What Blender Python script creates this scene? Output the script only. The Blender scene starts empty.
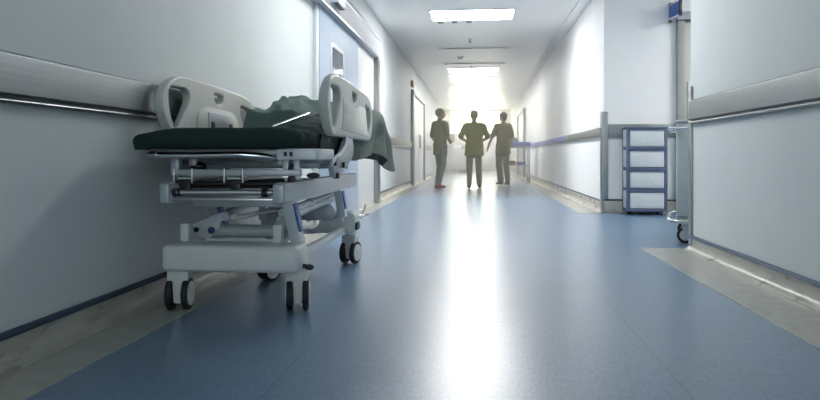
import bpy, bmesh, math, random
from mathutils import Vector, Matrix, noise

random.seed(4)
S = bpy.context.scene
C = S.collection
PI = math.pi
R = math.radians

# ------------------------------------------------------------------ materials
MATS = {}


def mat(name, col, rough=0.5, metal=0.0, scale=30.0, var=0.06, bump=0.0, bump_scale=None,
        emit=None, stretch=(1, 1, 1), rvar=0.0, coat=0.0, spec=0.5):
    if name in MATS:
        return MATS[name]
    m = bpy.data.materials.new(name)
    m.use_nodes = True
    nt = m.node_tree
    b = nt.nodes['Principled BSDF']
    tc = nt.nodes.new('ShaderNodeTexCoord')
    mp = nt.nodes.new('ShaderNodeMapping')
    mp.inputs['Scale'].default_value = stretch
    nt.links.new(tc.outputs['Object'], mp.inputs[0])
    n = nt.nodes.new('ShaderNodeTexNoise')
    n.inputs['Scale'].default_value = scale
    n.inputs['Detail'].default_value = 5
    nt.links.new(mp.outputs[0], n.inputs['Vector'])
    rp = nt.nodes.new('ShaderNodeValToRGB')
    rp.color_ramp.elements[0].position = 0.3
    rp.color_ramp.elements[1].position = 0.7
    rp.color_ramp.elements[0].color = tuple(max(0, c * (1 - var)) for c in col) + (1,)
    rp.color_ramp.elements[1].color = tuple(min(1, c * (1 + var)) for c in col) + (1,)
    nt.links.new(n.outputs['Fac'], rp.inputs[0])
    nt.links.new(rp.outputs[0], b.inputs['Base Color'])
    b.inputs['Roughness'].default_value = rough
    b.inputs['Metallic'].default_value = metal
    b.inputs['Specular IOR Level'].default_value = spec
    b.inputs['Coat Weight'].default_value = coat
    if rvar:
        mr = nt.nodes.new('ShaderNodeMapRange')
        mr.inputs['To Min'].default_value = max(0.02, rough - rvar)
        mr.inputs['To Max'].default_value = rough + rvar
        nt.links.new(n.outputs['Fac'], mr.inputs[0])
        nt.links.new(mr.outputs[0], b.inputs['Roughness'])
    if bump:
        n2 = nt.nodes.new('ShaderNodeTexNoise')
        n2.inputs['Scale'].default_value = bump_scale or scale
        n2.inputs['Detail'].default_value = 3
        nt.links.new(mp.outputs[0], n2.inputs['Vector'])
        bp = nt.nodes.new('ShaderNodeBump')
        bp.inputs['Strength'].default_value = bump
        bp.inputs['Distance'].default_value = 0.01
        nt.links.new(n2.outputs['Fac'], bp.inputs['Height'])
        nt.links.new(bp.outputs[0], b.inputs['Normal'])
    if emit:
        b.inputs['Emission Color'].default_value = tuple(emit[:3]) + (1,)
        b.inputs['Emission Strength'].default_value = emit[3]
    MATS[name] = m
    return m


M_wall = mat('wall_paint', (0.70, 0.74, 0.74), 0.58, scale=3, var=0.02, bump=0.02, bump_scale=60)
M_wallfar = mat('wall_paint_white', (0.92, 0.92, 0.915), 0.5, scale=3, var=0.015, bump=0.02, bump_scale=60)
M_ceil = mat('ceiling_panel_paint', (0.92, 0.92, 0.92), 0.30, scale=2, var=0.015)
M_steel = mat('brushed_steel', (0.60, 0.62, 0.62), 0.30, 1.0, scale=12, var=0.10, stretch=(1, 0.15, 14), rvar=0.06)
M_guard = mat('satin_steel_guard', (0.25, 0.27, 0.275), 0.42, 1.0, scale=12, var=0.10, stretch=(1, 0.15, 14), rvar=0.06)
M_rub = mat('dark_satin_rub_bar', (0.16, 0.175, 0.18), 0.3, 0.8, scale=14, var=0.1)
M_steeldark = mat('dull_steel', (0.36, 0.37, 0.37), 0.38, 1.0, scale=14, var=0.18, stretch=(6, 6, .4))
M_chrome = mat('chrome', (0.78, 0.80, 0.82), 0.10, 1.0, scale=20, var=0.04)
M_navy = mat('navy_stripe_vinyl', (0.022, 0.040, 0.075), 0.35, scale=20, var=0.15)
M_bluestripe = mat('blue_stripe_vinyl', (0.055, 0.10, 0.18), 0.35, scale=20, var=0.12)
M_shadowline = mat('dark_shadow_line', (0.05, 0.06, 0.07), 0.3, scale=20, var=0.1)
M_plastic = mat('grey_white_plastic', (0.70, 0.73, 0.72), 0.36, scale=25, var=0.03)
M_railplastic = mat('warm_grey_plastic', (0.60, 0.61, 0.575), 0.36, scale=25, var=0.03)
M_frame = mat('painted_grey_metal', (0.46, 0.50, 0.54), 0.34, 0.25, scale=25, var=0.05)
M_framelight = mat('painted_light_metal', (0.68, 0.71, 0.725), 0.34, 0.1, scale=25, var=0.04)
M_rubber = mat('black_rubber', (0.012, 0.012, 0.014), 0.55, scale=40, var=0.2)
M_black = mat('black_plastic', (0.015, 0.016, 0.018), 0.35, scale=40, var=0.2)
M_bluepl = mat('blue_plastic', (0.035, 0.10, 0.36), 0.35, scale=20, var=0.08)
M_greendark = mat('dark_green_sheet', (0.012, 0.034, 0.029), 0.8, scale=120, var=0.25, bump=0.6, bump_scale=22, spec=0.25)
M_green = mat('green_blanket_cloth', (0.11, 0.165, 0.145), 0.85, scale=160, var=0.14, bump=0.3, bump_scale=30, spec=0.2)
M_greengrey = mat('grey_green_drape_cloth', (0.125, 0.155, 0.138), 0.85, scale=160, var=0.12, bump=0.3, bump_scale=30, spec=0.2)
M_doorblue = mat('pale_blue_door', (0.44, 0.52, 0.63), 0.55, scale=4, var=0.03)
M_doorwhite = mat('white_door', (0.74, 0.745, 0.74), 0.35, scale=4, var=0.02)
M_cream = mat('cream_door', (0.66, 0.65, 0.60), 0.4, scale=4, var=0.03)
M_header = mat('grey_door_header', (0.50, 0.51, 0.54), 0.55, 0.0, scale=8, var=0.03)
M_cabframe = mat('slate_blue_plastic', (0.10, 0.135, 0.22), 0.4, scale=20, var=0.06)
M_cabface = mat('frosted_drawer_plastic', (0.66, 0.69, 0.70), 0.35, scale=20, var=0.03)
M_cartsteel = mat('pale_cart_steel', (0.58, 0.63, 0.66), 0.38, 0.2, scale=10, var=0.05, stretch=(8, 8, .5))
M_signblue = mat('blue_sign_face', (0.03, 0.11, 0.42), 0.35, scale=10, var=0.06)
M_white = mat('white_enamel', (0.80, 0.80, 0.80), 0.35, scale=15, var=0.02)
M_lav = mat('lavender_blue_pad', (0.22, 0.25, 0.50), 0.5, scale=20, var=0.06)
M_brown = mat('brown_cardboard', (0.22, 0.13, 0.09), 0.7, scale=30, var=0.12)
M_greyitem = mat('grey_linen', (0.36, 0.36, 0.34), 0.8, scale=50, var=0.1)
M_vent = mat('grey_vent', (0.25, 0.25, 0.26), 0.5, scale=30, var=0.08)
M_screen = mat('dim_screen', (0.16, 0.14, 0.13), 0.25, scale=10, var=0.1)
M_glass = mat('window_glazing', (0.18, 0.22, 0.27), 0.08, scale=5, var=0.15)
M_skin = mat('skin', (0.55, 0.34, 0.25), 0.5, scale=30, var=0.05)
M_scrub = mat('olive_scrub_top', (0.27, 0.27, 0.10), 0.85, scale=60, var=0.1, bump=0.2, bump_scale=20)
M_scrub2 = mat('dark_green_scrub_top', (0.24, 0.24, 0.12), 0.85, scale=60, var=0.1, bump=0.2, bump_scale=20)
M_trouser = mat('grey_green_trousers', (0.25, 0.28, 0.22), 0.85, scale=60, var=0.1, bump=0.2, bump_scale=20)
M_trouser2 = mat('khaki_trousers', (0.31, 0.29, 0.20), 0.85, scale=60, var=0.1, bump=0.2, bump_scale=20)
M_cap = mat('green_theatre_cap', (0.30, 0.32, 0.16), 0.85, scale=60, var=0.1)
M_hair = mat('brown_hair', (0.13, 0.10, 0.075), 0.6, scale=90, var=0.3)
M_pinkshoe = mat('red_clog', (0.42, 0.07, 0.08), 0.45, scale=30, var=0.05)
M_brownshoe = mat('brown_clog', (0.16, 0.08, 0.06), 0.5, scale=30, var=0.08)
M_panel = mat('lit_diffuser', (0.9, 0.9, 0.9), 0.5, emit=(1.0, 0.99, 0.97, 22.0))
M_panelfar = mat('lit_diffuser_warm', (0.9, 0.9, 0.9), 0.5, emit=(1.0, 0.965, 0.88, 15.0))
M_daylight = mat('bright_window_pane', (0.9, 0.9, 0.85), 0.4, emit=(1.0, 0.92, 0.55, 13.0))


def dirty_cove():
    m = mat('beige_vinyl_cove', (0.43, 0.42, 0.37), 0.30, scale=5, var=0.14, stretch=(3, 1, 3), bump=0.15, bump_scale=25, rvar=0.1)
    return m


M_cove = dirty_cove()
M_border = mat('beige_vinyl_border', (0.43, 0.425, 0.385), 0.24, scale=16, var=0.07, bump=0.06, bump_scale=14, rvar=0.05)


def floor_material():
    m = bpy.data.materials.new('blue_vinyl_floor')
    m.use_nodes = True
    nt = m.node_tree
    L = nt.links
    b = nt.nodes['Principled BSDF']
    tc = nt.nodes.new('ShaderNodeTexCoord')

    def noise_n(scale, detail=4, stretch=(1, 1, 1)):
        mp = nt.nodes.new('ShaderNodeMapping')
        mp.inputs['Scale'].default_value = stretch
        L.new(tc.outputs['Object'], mp.inputs[0])
        n = nt.nodes.new('ShaderNodeTexNoise')
        n.inputs['Scale'].default_value = scale
        n.inputs['Detail'].default_value = detail
        L.new(mp.outputs[0], n.inputs['Vector'])
        return n
    fine = noise_n(90, 5, (1, 0.35, 1))
    blot = noise_n(2.2, 3)
    rp = nt.nodes.new('ShaderNodeValToRGB')
    e = rp.color_ramp.elements
    e[0].position, e[1].position = 0.32, 0.70
    e[0].color = (0.085, 0.165, 0.275, 1)
    e[1].color = (0.165, 0.275, 0.41, 1)
    L.new(fine.outputs['Fac'], rp.inputs[0])
    mix = nt.nodes.new('ShaderNodeMixRGB')
    mix.blend_type = 'MULTIPLY'
    mix.inputs[0].default_value = 0.35
    L.new(rp.outputs[0], mix.inputs[1])
    rb = nt.nodes.new('ShaderNodeValToRGB')
    rb.color_ramp.elements[0].color = (0.7, 0.72, 0.75, 1)
    rb.color_ramp.elements[0].position = 0.35
    rb.color_ramp.elements[1].position = 0.65
    L.new(blot.outputs['Fac'], rb.inputs[0])
    L.new(rb.outputs[0], mix.inputs[2])
    # welded seams running along the corridor
    sep = nt.nodes.new('ShaderNodeSeparateXYZ')
    L.new(tc.outputs['Object'], sep.inputs[0])
    last = mix.outputs[0]
    for xs in (-0.62, 0.62):
        su = nt.nodes.new('ShaderNodeMath'); su.operation = 'SUBTRACT'; su.inputs[1].default_value = xs
        L.new(sep.outputs['X'], su.inputs[0])
        ab = nt.nodes.new('ShaderNodeMath'); ab.operation = 'ABSOLUTE'
        L.new(su.outputs[0], ab.inputs[0])
        lt = nt.nodes.new('ShaderNodeMath'); lt.operation = 'LESS_THAN'; lt.inputs[1].default_value = 0.003
        L.new(ab.outputs[0], lt.inputs[0])
        mm = nt.nodes.new('ShaderNodeMixRGB')
        mm.inputs[2].default_value = (0.07, 0.115, 0.19, 1)
        L.new(lt.outputs[0], mm.inputs[0])
        L.new(last, mm.inputs[1])
        last = mm.outputs[0]
    L.new(last, b.inputs['Base Color'])
    mr = nt.nodes.new('ShaderNodeMapRange')
    mr.inputs['To Min'].default_value = 0.285
    mr.inputs['To Max'].default_value = 0.33
    L.new(blot.outputs['Fac'], mr.inputs[0])
    L.new(mr.outputs[0], b.inputs['Roughness'])
    b.inputs['Specular IOR Level'].default_value = 1.0
    b.inputs['Coat Weight'].default_value = 0.55
    b.inputs['Coat Roughness'].default_value = 0.29
    wav = noise_n(4.0, 1.5, (.8, 2.2, 1))
    bp = nt.nodes.new('ShaderNodeBump')
    bp.inputs['Strength'].default_value = 0.055
    bp.inputs['Distance'].default_value = 0.02
    L.new(wav.outputs['Fac'], bp.inputs['Height'])
    L.new(bp.outputs[0], b.inputs['Normal'])
    return m


M_floor = floor_material()


# ------------------------------------------------------------------ mesh helpers
class MB:
    def __init__(self):
        self.bm = bmesh.new()

    def merge(self, t, mx=None):
        if mx is not None:
            t.transform(mx)
        me = bpy.data.meshes.new('tmp')
        t.to_mesh(me)
        t.free()
        self.bm.from_mesh(me)
        bpy.data.meshes.remove(me)
        return self

    def box(self, x0, x1, y0, y1, z0, z1, bev=0.0, seg=2, mx=None):
        t = bmesh.new()
        bmesh.ops.create_cube(t, size=1)
        for v in t.verts:
            v.co = Vector((x0 + (v.co.x + .5) * (x1 - x0), y0 + (v.co.y + .5) * (y1 - y0), z0 + (v.co.z + .5) * (z1 - z0)))
        if bev:
            bmesh.ops.bevel(t, geom=t.edges[:], offset=bev, segments=seg, profile=0.5, affect='EDGES', clamp_overlap=True)
        return self.merge(t, mx)

    def tube(self, p, q, r, r2=None, seg=16, cap=True, bev=0.0):
        p, q = Vector(p), Vector(q)
        d = q - p
        t = bmesh.new()
        bmesh.ops.create_cone(t, cap_ends=cap, segments=seg, radius1=r, radius2=r if r2 is None else r2, depth=d.length)
        if bev:
            es = [e for e in t.edges if len(e.link_faces) == 2 and any(len(f.verts) > 4 for f in e.link_faces)]
            bmesh.ops.bevel(t, geom=es, offset=bev, segments=2, profile=0.5, affect='EDGES')
        mx = Matrix.Translation((p + q) / 2) @ d.to_track_quat('Z', 'Y').to_matrix().to_4x4()
        return self.merge(t, mx)

    def path(self, pts, r, seg=12, flat=(1, 1)):
        """swept round bar through the points"""
        pts = [Vector(p) for p in pts]
        t = bmesh.new()
        rings = []
        n = len(pts)
        ref = None
        for i, p in enumerate(pts):
            d = (pts[min(i + 1, n - 1)] - pts[max(i - 1, 0)]).normalized()
            if ref is None:
                ref = Vector((0, 0, 1)) if abs(d.z) < 0.9 else Vector((1, 0, 0))
            a = d.cross(ref).normalized()
            b = a.cross(d).normalized()
            ref = b
            rings.append([t.verts.new(p + a * (r * flat[0] * math.cos(k * 2 * PI / seg)) + b * (r * flat[1] * math.sin(k * 2 * PI / seg))) for k in range(seg)])
        for i in range(n - 1):
            for k in range(seg):
                t.faces.new((rings[i][k], rings[i][(k + 1) % seg], rings[i + 1][(k + 1) % seg], rings[i + 1][k]))
        t.faces.new(rings[0][::-1])
        t.faces.new(rings[-1])
        bmesh.ops.recalc_face_normals(t, faces=t.faces[:])
        return self.merge(t)

    def prism(self, poly, a0, a1, axis='x', bev=0.0):
        """poly of 2D points extruded along an axis: x -> (y,z), y -> (x,z), z -> (x,y)"""
        t = bmesh.new()

        def P(u, v, a):
            return {'x': (a, u, v), 'y': (u, a, v), 'z': (u, v, a)}[axis]
        A = [t.verts.new(P(u, v, a0)) for u, v in poly]
        B = [t.verts.new(P(u, v, a1)) for u, v in poly]
        n = len(poly)
        t.faces.new(A)
        t.faces.new(B[::-1])
        for i in range(n):
            t.faces.new((A[i], B[i], B[(i + 1) % n], A[(i + 1) % n]))
        bmesh.ops.recalc_face_normals(t, faces=t.faces[:])
        if bev:
            bmesh.ops.bevel(t, geom=t.edges[:], offset=bev, segments=2, profile=0.5, affect='EDGES', clamp_overlap=True)
        return self.merge(t)

    def ball(self, c, r, sc=(1, 1, 1), sub=2, mx=None):
        t = bmesh.new()
        bmesh.ops.create_icosphere(t, subdivisions=sub, radius=r)
        m = Matrix.Translation(c) @ (mx or Matrix.Identity(4)) @ Matrix.Diagonal((*sc, 1))
        return self.merge(t, m)

    def limb(self, p, q, r1, r2, sc=(1, 1, 1), n=None):
        p, q = Vector(p), Vector(q)
        n = n or max(2, int((q - p).length / (min(r1, r2) * 0.35)) + 1)
        for i in range(n + 1):
            f = i / n
            self.ball(p.lerp(q, f), r1 + (r2 - r1) * f, sc, 2)
        return self

    def build(self, name, m, parent=None, smooth=35, org=None):
        me = bpy.data.meshes.new(name)
        self.bm.to_mesh(me)
        self.bm.free()
        return link_mesh(name, me, m, parent, smooth, org)


def root_of(o):
    while o.parent:
        o = o.parent
    return o


def link_mesh(name, me, m, parent=None, smooth=35, org=None):
    """org: the world point that becomes the object's origin; a child's vertices are made local to its thing"""
    if parent is not None:
        off = root_of(parent).location
    else:
        off = Vector(org) if org else Vector((0, 0, 0))
    if off.length:
        me.transform(Matrix.Translation(-off))
    for p in me.polygons:
        p.use_smooth = True
    me.set_sharp_from_angle(angle=R(smooth))
    if m:
        me.materials.append(m)
    o = bpy.data.objects.new(name, me)
    C.objects.link(o)
    if parent is not None:
        o.parent = parent
    else:
        o.location = off
    return o


def thing(name, label, cat, loc=(0, 0, 0), group=None):
    o = bpy.data.objects.new(name, None)
    o.empty_display_size = 0.1
    C.objects.link(o)
    o.location = loc
    return tag(o, label, cat, group)


def tag(o, label, cat, group=None):
    o['label'] = label
    o['category'] = cat
    if group:
        o['group'] = group
    return o


def struct(name, mb, m, label=None, parent=None):
    o = mb.build(name, m, parent)
    if parent is None:
        o['kind'] = 'structure'
        o['label'] = label
    return o


def baked(o):
    """mesh of an object with its modifiers applied; the object itself is removed"""
    bpy.context.view_layer.update()
    dg = bpy.context.evaluated_depsgraph_get()
    me = bpy.data.meshes.new_from_object(o.evaluated_get(dg))
    bpy.data.objects.remove(o)
    return me


def curve_shape(splines, depth, bev, mx):
    """flat outline with holes, extruded and rounded"""
    cu = bpy.data.curves.new('c', 'CURVE')
    cu.dimensions = '2D'
    cu.fill_mode = 'BOTH'
    cu.extrude = depth / 2 - bev
    cu.bevel_depth = bev
    cu.bevel_resolution = 3
    cu.offset = -bev
    for pts in splines:
        sp = cu.splines.new('POLY')
        sp.points.add(len(pts) - 1)
        for i, (u, v) in enumerate(pts):
            sp.points[i].co = (u, v, 0, 1)
        sp.use_cyclic_u = True
    o = bpy.data.objects.new('c', cu)
    C.objects.link(o)
    me = baked(o)
    bpy.data.curves.remove(cu)
    me.transform(mx)
    return me


def rounded(poly, rads, seg=6):
    """round each corner of a polygon (quadratic fillets)"""
    out = []
    n = len(poly)
    for i, p in enumerate(poly):
        p = Vector(p)
        a = Vector(poly[i - 1]) - p
        b = Vector(poly[(i + 1) % n]) - p
        r = rads[i] if isinstance(rads, (list, tuple)) else rads
        ra, rb = min(r, a.length * .48), min(r, b.length * .48)
        A, B = p + a.normalized() * ra, p + b.normalized() * rb
        for k in range(seg + 1):
            f = k / seg
            out.append(tuple(A * (1 - f) ** 2 + p * 2 * f * (1 - f) + B * f * f))
    return out


def copy_tree(o, parent=None):
    c = o.copy()
    C.objects.link(c)
    c.parent = parent
    for ch in list(o.children):
        copy_tree(ch, c)
    return c


# ------------------------------------------------------------------ room shell
XL, XR, XRN = -1.545, 1.555, 1.585
YE, ZC = 30.0, 2.85
YA, YB = 5.0, 8.15            # the side corridor opens between these
XS = 6.0

struct('floor', MB().box(-1.8, XS, -4, YE + .3, -0.1, 0), M_floor, 'glossy blue vinyl corridor floor')
struct('ceiling', MB().box(-1.8, XS, -4, YE + .3, ZC, ZC + .12), M_ceil, 'white panelled corridor ceiling')
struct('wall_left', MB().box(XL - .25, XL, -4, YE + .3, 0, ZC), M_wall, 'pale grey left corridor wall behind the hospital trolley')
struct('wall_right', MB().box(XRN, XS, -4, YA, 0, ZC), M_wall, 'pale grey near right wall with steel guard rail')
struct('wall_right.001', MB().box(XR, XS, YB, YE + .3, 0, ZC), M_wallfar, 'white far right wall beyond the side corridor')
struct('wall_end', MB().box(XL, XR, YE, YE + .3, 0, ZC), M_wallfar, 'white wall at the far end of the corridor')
struct('wall_side', MB().box(XS, XS + .2, YA - .2, YB + .2, 0, ZC), M_wall, 'white end wall of the side corridor')

# dropped margin along the right edge of the ceiling
struct('trim_1', MB().box(1.40, XR, YB, YE, ZC - .02, ZC), M_ceil, 'flat white ceiling margin above the far right wall')

# beige floor borders (thin vinyl welded flush into the blue)
struct('trim_2', MB().box(XL, -1.29, -3, YE, 0, 0.002), M_border, 'beige vinyl border strip along the left wall')
struct('trim_3', MB().prism([(1.23, -3), (XRN, -3), (XRN, YA + .06), (1.23, YA + .06)], 0, 0.002, 'z'), M_border,
       'beige vinyl border strip along the near right wall')
struct('trim_4', MB().box(1.24, XR, YB - .12, YE, 0, 0.002), M_border, 'beige vinyl border strip along the far right wall')


def cove(sign, X, y0, y1, h=.105, d=.055):
    """concave vinyl upstand; sign is the direction into the room"""
    pr = [(X, h), (X + sign * .008, h)]
    for k in range(9):
        a = k / 8 * PI / 2
        pr.append((X + sign * (.008 + d * (1 - math.cos(a))), .004 + d * (1 - math.sin(a))))
    pr += [(X + sign * (.008 + d), 0.0), (X, 0.0)]
    return MB().prism(pr, y0, y1, 'y')


struct('baseboard_left', cove(1, XL, -3, YE, .103), M_cove, 'scuffed beige coved skirting along the left wall')
struct('baseboard_right', cove(-1, XRN, -3, YA, .095), M_cove, 'beige coved skirting along the near right wall')
struct('baseboard_right.001', cove(-1, XR, YB, YE, .13), M_cove, 'beige coved skirting along the far right wall')
struct('trim_5', MB().box(XL, XL + .018, -3, YE, .100, .125, .005), M_navy, 'dark navy stripe on top of the left skirting')
struct('trim_6', MB().box(XRN - .018, XRN, -3, YA, .092, .116, .005), M_bluestripe, 'blue stripe on top of the near right skirting')
struct('trim_7', MB().box(XR - .014, XR, YB, YE, .128, .146, .004), M_bluestripe, 'grey blue stripe on top of the far right skirting')
bk = MB()
bk.box(XR, XS, YB - .03, YB, 0, .15, .004)
struct('baseboard_back', bk, M_cove, 'beige skirting below the back wall of the side corridor')
struct('trim_8', MB().box(XR, XS, YB - .034, YB, .15, .172, .004), M_navy, 'navy stripe on the back wall skirting of the side corridor')


def guard(sign, X, y0, y1, z0, z1, name, label):
    """stainless wall guard: flat plate, turned top lip, thin groove and rub bar below"""
    d = sign
    prof = [(X, z1), (X + d * .012, z1 + .004), (X + d * .032, z1 - .006), (X + d * .034, z1 - .014), (X + d * .034, z0 + .034),
            (X + d * .030, z0 + .030), (X, z0 + .030)]
    o = struct(name, MB().prism(prof, y0, y1, 'y'), M_guard, label)
    MB().box(min(X, X + d * .016), max(X, X + d * .016), y0, y1, z0 + .020, z0 + .030).build('groove', M_shadowline, o)  # groove coloured near black as the shadow line under the plate
    mb = MB()
    mb.path([(X + d * .018, y0, z0 + .009), (X + d * .018, y1, z0 + .009)], .013, 12, (1.1, .8))
    mb.build('rub_bar', M_rub if sign > 0 else M_guard, o)
    return o


guard(1, XL, -3, 5.9, .872, 1.040, 'trim_9', 'stainless steel guard rail along the near left wall')
guard(1, XL, 10.2, 15.0, .885, 1.035, 'trim_10', 'pale guard rail on the left wall between the two doors')
guard(1, XL, 18.6, YE, .885, 1.035, 'trim_11', 'pale guard rail on the left wall beyond the second door')
guard(-1, XRN, -3, YA - .06, .935, 1.110, 'trim_12', 'stainless steel guard rail along the near right wall')
guard(-1, XR, YB + .05, 11.3, .925, 1.055, 'trim_13', 'stainless steel guard rail on the far right wall')
g = guard(-1, XR, 11.3, 22, .925, 1.055, 'trim_14', 'guard rail on the far right wall, blue reflection painted as lavender')
g.data.materials[0] = M_lav  # lavender colour stands for a blue reflection in the steel
bkr = MB()
bkr.box(1.60, 2.40, YB - .035, YB, .925, 1.09, .006)
struct('trim_15', bkr, M_guard, 'steel guard plate on the back wall of the side corridor')

# steel corner posts
struct('trim_16', MB().box(XR - .028, XR + .045, YB - .028, YB + .10, 0, 1.245, .004), M_steeldark, 'dull steel corner guard at the far side of the opening')
cg = MB()
cg.box(XRN - .014, XRN + .004, YA - .055, YA + .006, 0, 1.215, .003)
cg.box(XRN - .014, XRN + .05, YA, YA + .012, 0, 1.215, .003)
struct('trim_17', cg, M_steeldark, 'tall steel corner guard at the near right wall end')

# ------------------------------------------------------------------ first door: surface sliding door on the left wall
d1 = MB()
d1.box(XL, XL + .05, 6.05, 8.05, 0.012, 2.148, .006)
door = struct('door_1', d1, M_doorblue, 'pale blue sliding door leaf on the left wall')
fr = MB()
for (a, b_, c_, d_) in ((6.50, 6.54, 1.18, 1.87), (7.10, 7.14, 1.18, 1.87), (6.54, 7.10, 1.18, 1.22), (6.54, 7.10, 1.83, 1.87)):
    fr.box(XL + .045, XL + .060, a, b_, c_, d_, .003)
fr.build('window_frame', M_white, door)
MB().box(XL + .046, XL + .054, 6.54, 7.10, 1.22, 1.83).build('window_pane', M_glass, door)
hd = MB()
hd.tube((XL + .085, 7.85, .95), (XL + .085, 7.85, 1.25), .012)
hd.tube((XL + .045, 7.85, .97), (XL + .085, 7.85, .97), .008)
hd.tube((XL + .045, 7.85, 1.23), (XL + .085, 7.85, 1.23), .008)
hd.build('handle', M_steel, door)
d2 = struct('door_2', MB().box(XL, XL + .035, 8.05, 9.38, 0.012, 2.148, .005), M_doorwhite, 'white fixed panel beside the pale blue sliding door')
hdr = struct('trim_18', MB().prism([(XL, 2.15), (XL + .11, 2.15), (XL + .11, 2.41), (XL + .09, 2.49), (XL, 2.49)], 5.0, 9.42, 'y', .004),
             M_header, 'grey track housing above the sliding door')
MB().box(XL + .106, XL + .115, 5.0, 9.42, 2.145, 2.17, .002).build('track_lip', M_steel, hdr)
MB().box(XL + .106, XL + .114, 5.0, 9.42, 2.40, 2.412, .002).build('cover_seam', M_steel, hdr)
dj = MB()
dj.box(XL, XL + .04, 5.97, 6.05, 0, 2.148, .004)
struct('trim_19', dj, M_framelight, 'steel jamb on the near side of the sliding door')
dj = MB()
dj.box(XL, XL + .10, 9.38, 9.62, 0, 2.148, .004)
struct('trim_20', dj, M_steeldark, 'steel jamb on the far side of the sliding door')
sen = thing('door_sensor', 'small white sensor box on the grey sliding door header', 'sensor', (XL + .11, 6.47, 2.31))
MB().box(XL + .11, XL + .185, 6.24, 6.62, 2.22, 2.38, .012).build('housing', M_white, sen)
MB().box(XL + .132, XL + .175, 6.27, 6.59, 2.212, 2.222, .003).build('sensor_window', M_black, sen)

# second door in the left wall
dd = struct('door_3', MB().box(XL, XL + .03, 15.35, 18.3, 0.01, 2.15, .004), M_doorwhite, 'white double door further down the left wall')
f3 = MB()
f3.box(XL, XL + .07, 15.05, 15.35, 0, 2.24, .004)
f3.box(XL, XL + .07, 18.3, 18.6, 0, 2.24, .004)
f3.box(XL, XL + .07, 15.05, 18.6, 2.15, 2.26, .004)
f3.build('door_frame', M_steeldark, dd)
MB().box(XL + .028, XL + .034, 16.81, 16.84, 0.02, 2.14).build('leaf_gap', M_vent, dd)
hd = MB()
for yy in (16.7, 16.95):
    hd.tube((XL + .07, yy, .9), (XL + .07, yy, 1.25), .014)
hd.build('handle', M_steel, dd)
sb = MB().box(XL, XL + .06, 15.0, 15.28, 2.33, 2.47, .006).build('wall_box', M_brown, None)
tag(sb, 'small brown box on the left wall above the second door', 'box')

# doorway on the far right wall
dr = struct('door_4', MB().box(XR - .03, XR, 21.2, 24.2, 0.01, 2.15, .004), M_doorwhite, 'white door on the far right wall')
f4 = MB()
f4.box(XR - .08, XR, 21.0, 21.2, 0, 2.25, .004)
f4.box(XR - .08, XR, 24.2, 24.4, 0, 2.25, .004)
f4.box(XR - .08, XR, 21.0, 24.4, 2.15, 2.25, .004)
f4.build('door_frame', M_steeldark, dr)

# door in the back wall of the side corridor
d5 = struct('door_5', MB().box(2.50, 3.40, YB - .03, YB, 0.17, 2.33, .004), M_cream, 'cream door in the back wall of the side corridor')
f5 = MB()
f5.box(2.41, 2.50, YB - .08, YB, 0, 2.33, .004)
f5.box(3.40, 3.49, YB - .08, YB, 0, 2.33, .004)
f5.build('door_frame', mat('grey_painted_frame', (.34, .35, .34), .5, 0, scale=10), d5)
MB().box(2.41, 3.49, YB - .09, YB, 2.345, 2.44, .004).build('door_head', M_header, d5)
MB().box(2.41, 3.49, YB - .075, YB, 2.33, 2.345).build('reveal', M_black, d5)
hd = MB()
hd.box(2.54, 2.60, YB - .05, YB - .03, 1.05, 1.6, .006)
hd.build('push_plate', M_white, d5)

# blue flag sign
sg = thing('hanging_sign', 'small blue flag sign beside the door head in the side corridor', 'sign', (2.34, YB - .2, 2.47))
P0, P1 = Vector((2.335, YB - .015, 0)), Vector((2.372, YB - .29, 0))
mx = Matrix.Translation((P0.x, P0.y, 2.448)) @ Matrix.Rotation(math.atan2(P1.y - P0.y, P1.x - P0.x), 4, 'Z')
LS = (P1 - P0).length
MB().box(0, LS, -.012, .012, -.076, .076, .003, mx=mx).build('board', M_signblue, sg)
for za, zb in ((.076, .088), (-.096, -.076)):
    MB().box(0, LS, -.014, .014, za, zb, .002, mx=mx).build('edge_strip', M_white, sg)
MB().box(LS, LS + .018, -.018, .018, -.10, .115, .003, mx=mx).build('end_cap', M_black, sg)
for za, zb in ((.088, .108), (-.130, -.096)):
    MB().box(-.006, .03, -.018, .018, za, zb, .004, mx=mx).build('wall_clip', M_black, sg)

# ------------------------------------------------------------------ end window
wn = struct('window_1', MB().box(-1.25, 1.25, YE - .03, YE - .02, 1.75, 2.75), M_daylight, 'bright daylit window at the corridor end')
wf = MB()
for x in (-1.25, -.42, .42, 1.25):
    wf.box(x - .03, x + .03, YE - .06, YE, 1.72, 2.78, .004)
for z in (1.74, 2.76):
    wf.box(-1.28, 1.28, YE - .06, YE, z - .03, z + .03, .004)
wf.build('window_frame', M_white, wn)

# ------------------------------------------------------------------ ceiling fittings
ORD = ['first', 'second', 'third', 'fourth', 'fifth', 'sixth', 'seventh', 'eighth']


def make_light(x0, x1, y0, y1, m, label):
    cx, cy = (x0 + x1) / 2, (y0 + y1) / 2
    t = thing('ceiling_light', label, 'ceiling light', (cx, cy, ZC), 'lit ceiling panels along the corridor')
    f = MB()
    w = .022
    f.box(x0 - w, x1 + w, y0 - w, y0, ZC - .016, ZC, .003)
    f.box(x0 - w, x1 + w, y1, y1 + w, ZC - .016, ZC, .003)
    f.box(x0 - w, x0, y0, y1, ZC - .016, ZC, .003)
    f.box(x1, x1 + w, y0, y1, ZC - .016, ZC, .003)
    f.build('frame', M_white, t)
    MB().box(x0, x1, y0, y1, ZC - .010, ZC).build('diffuser', m, t)
    return t


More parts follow.
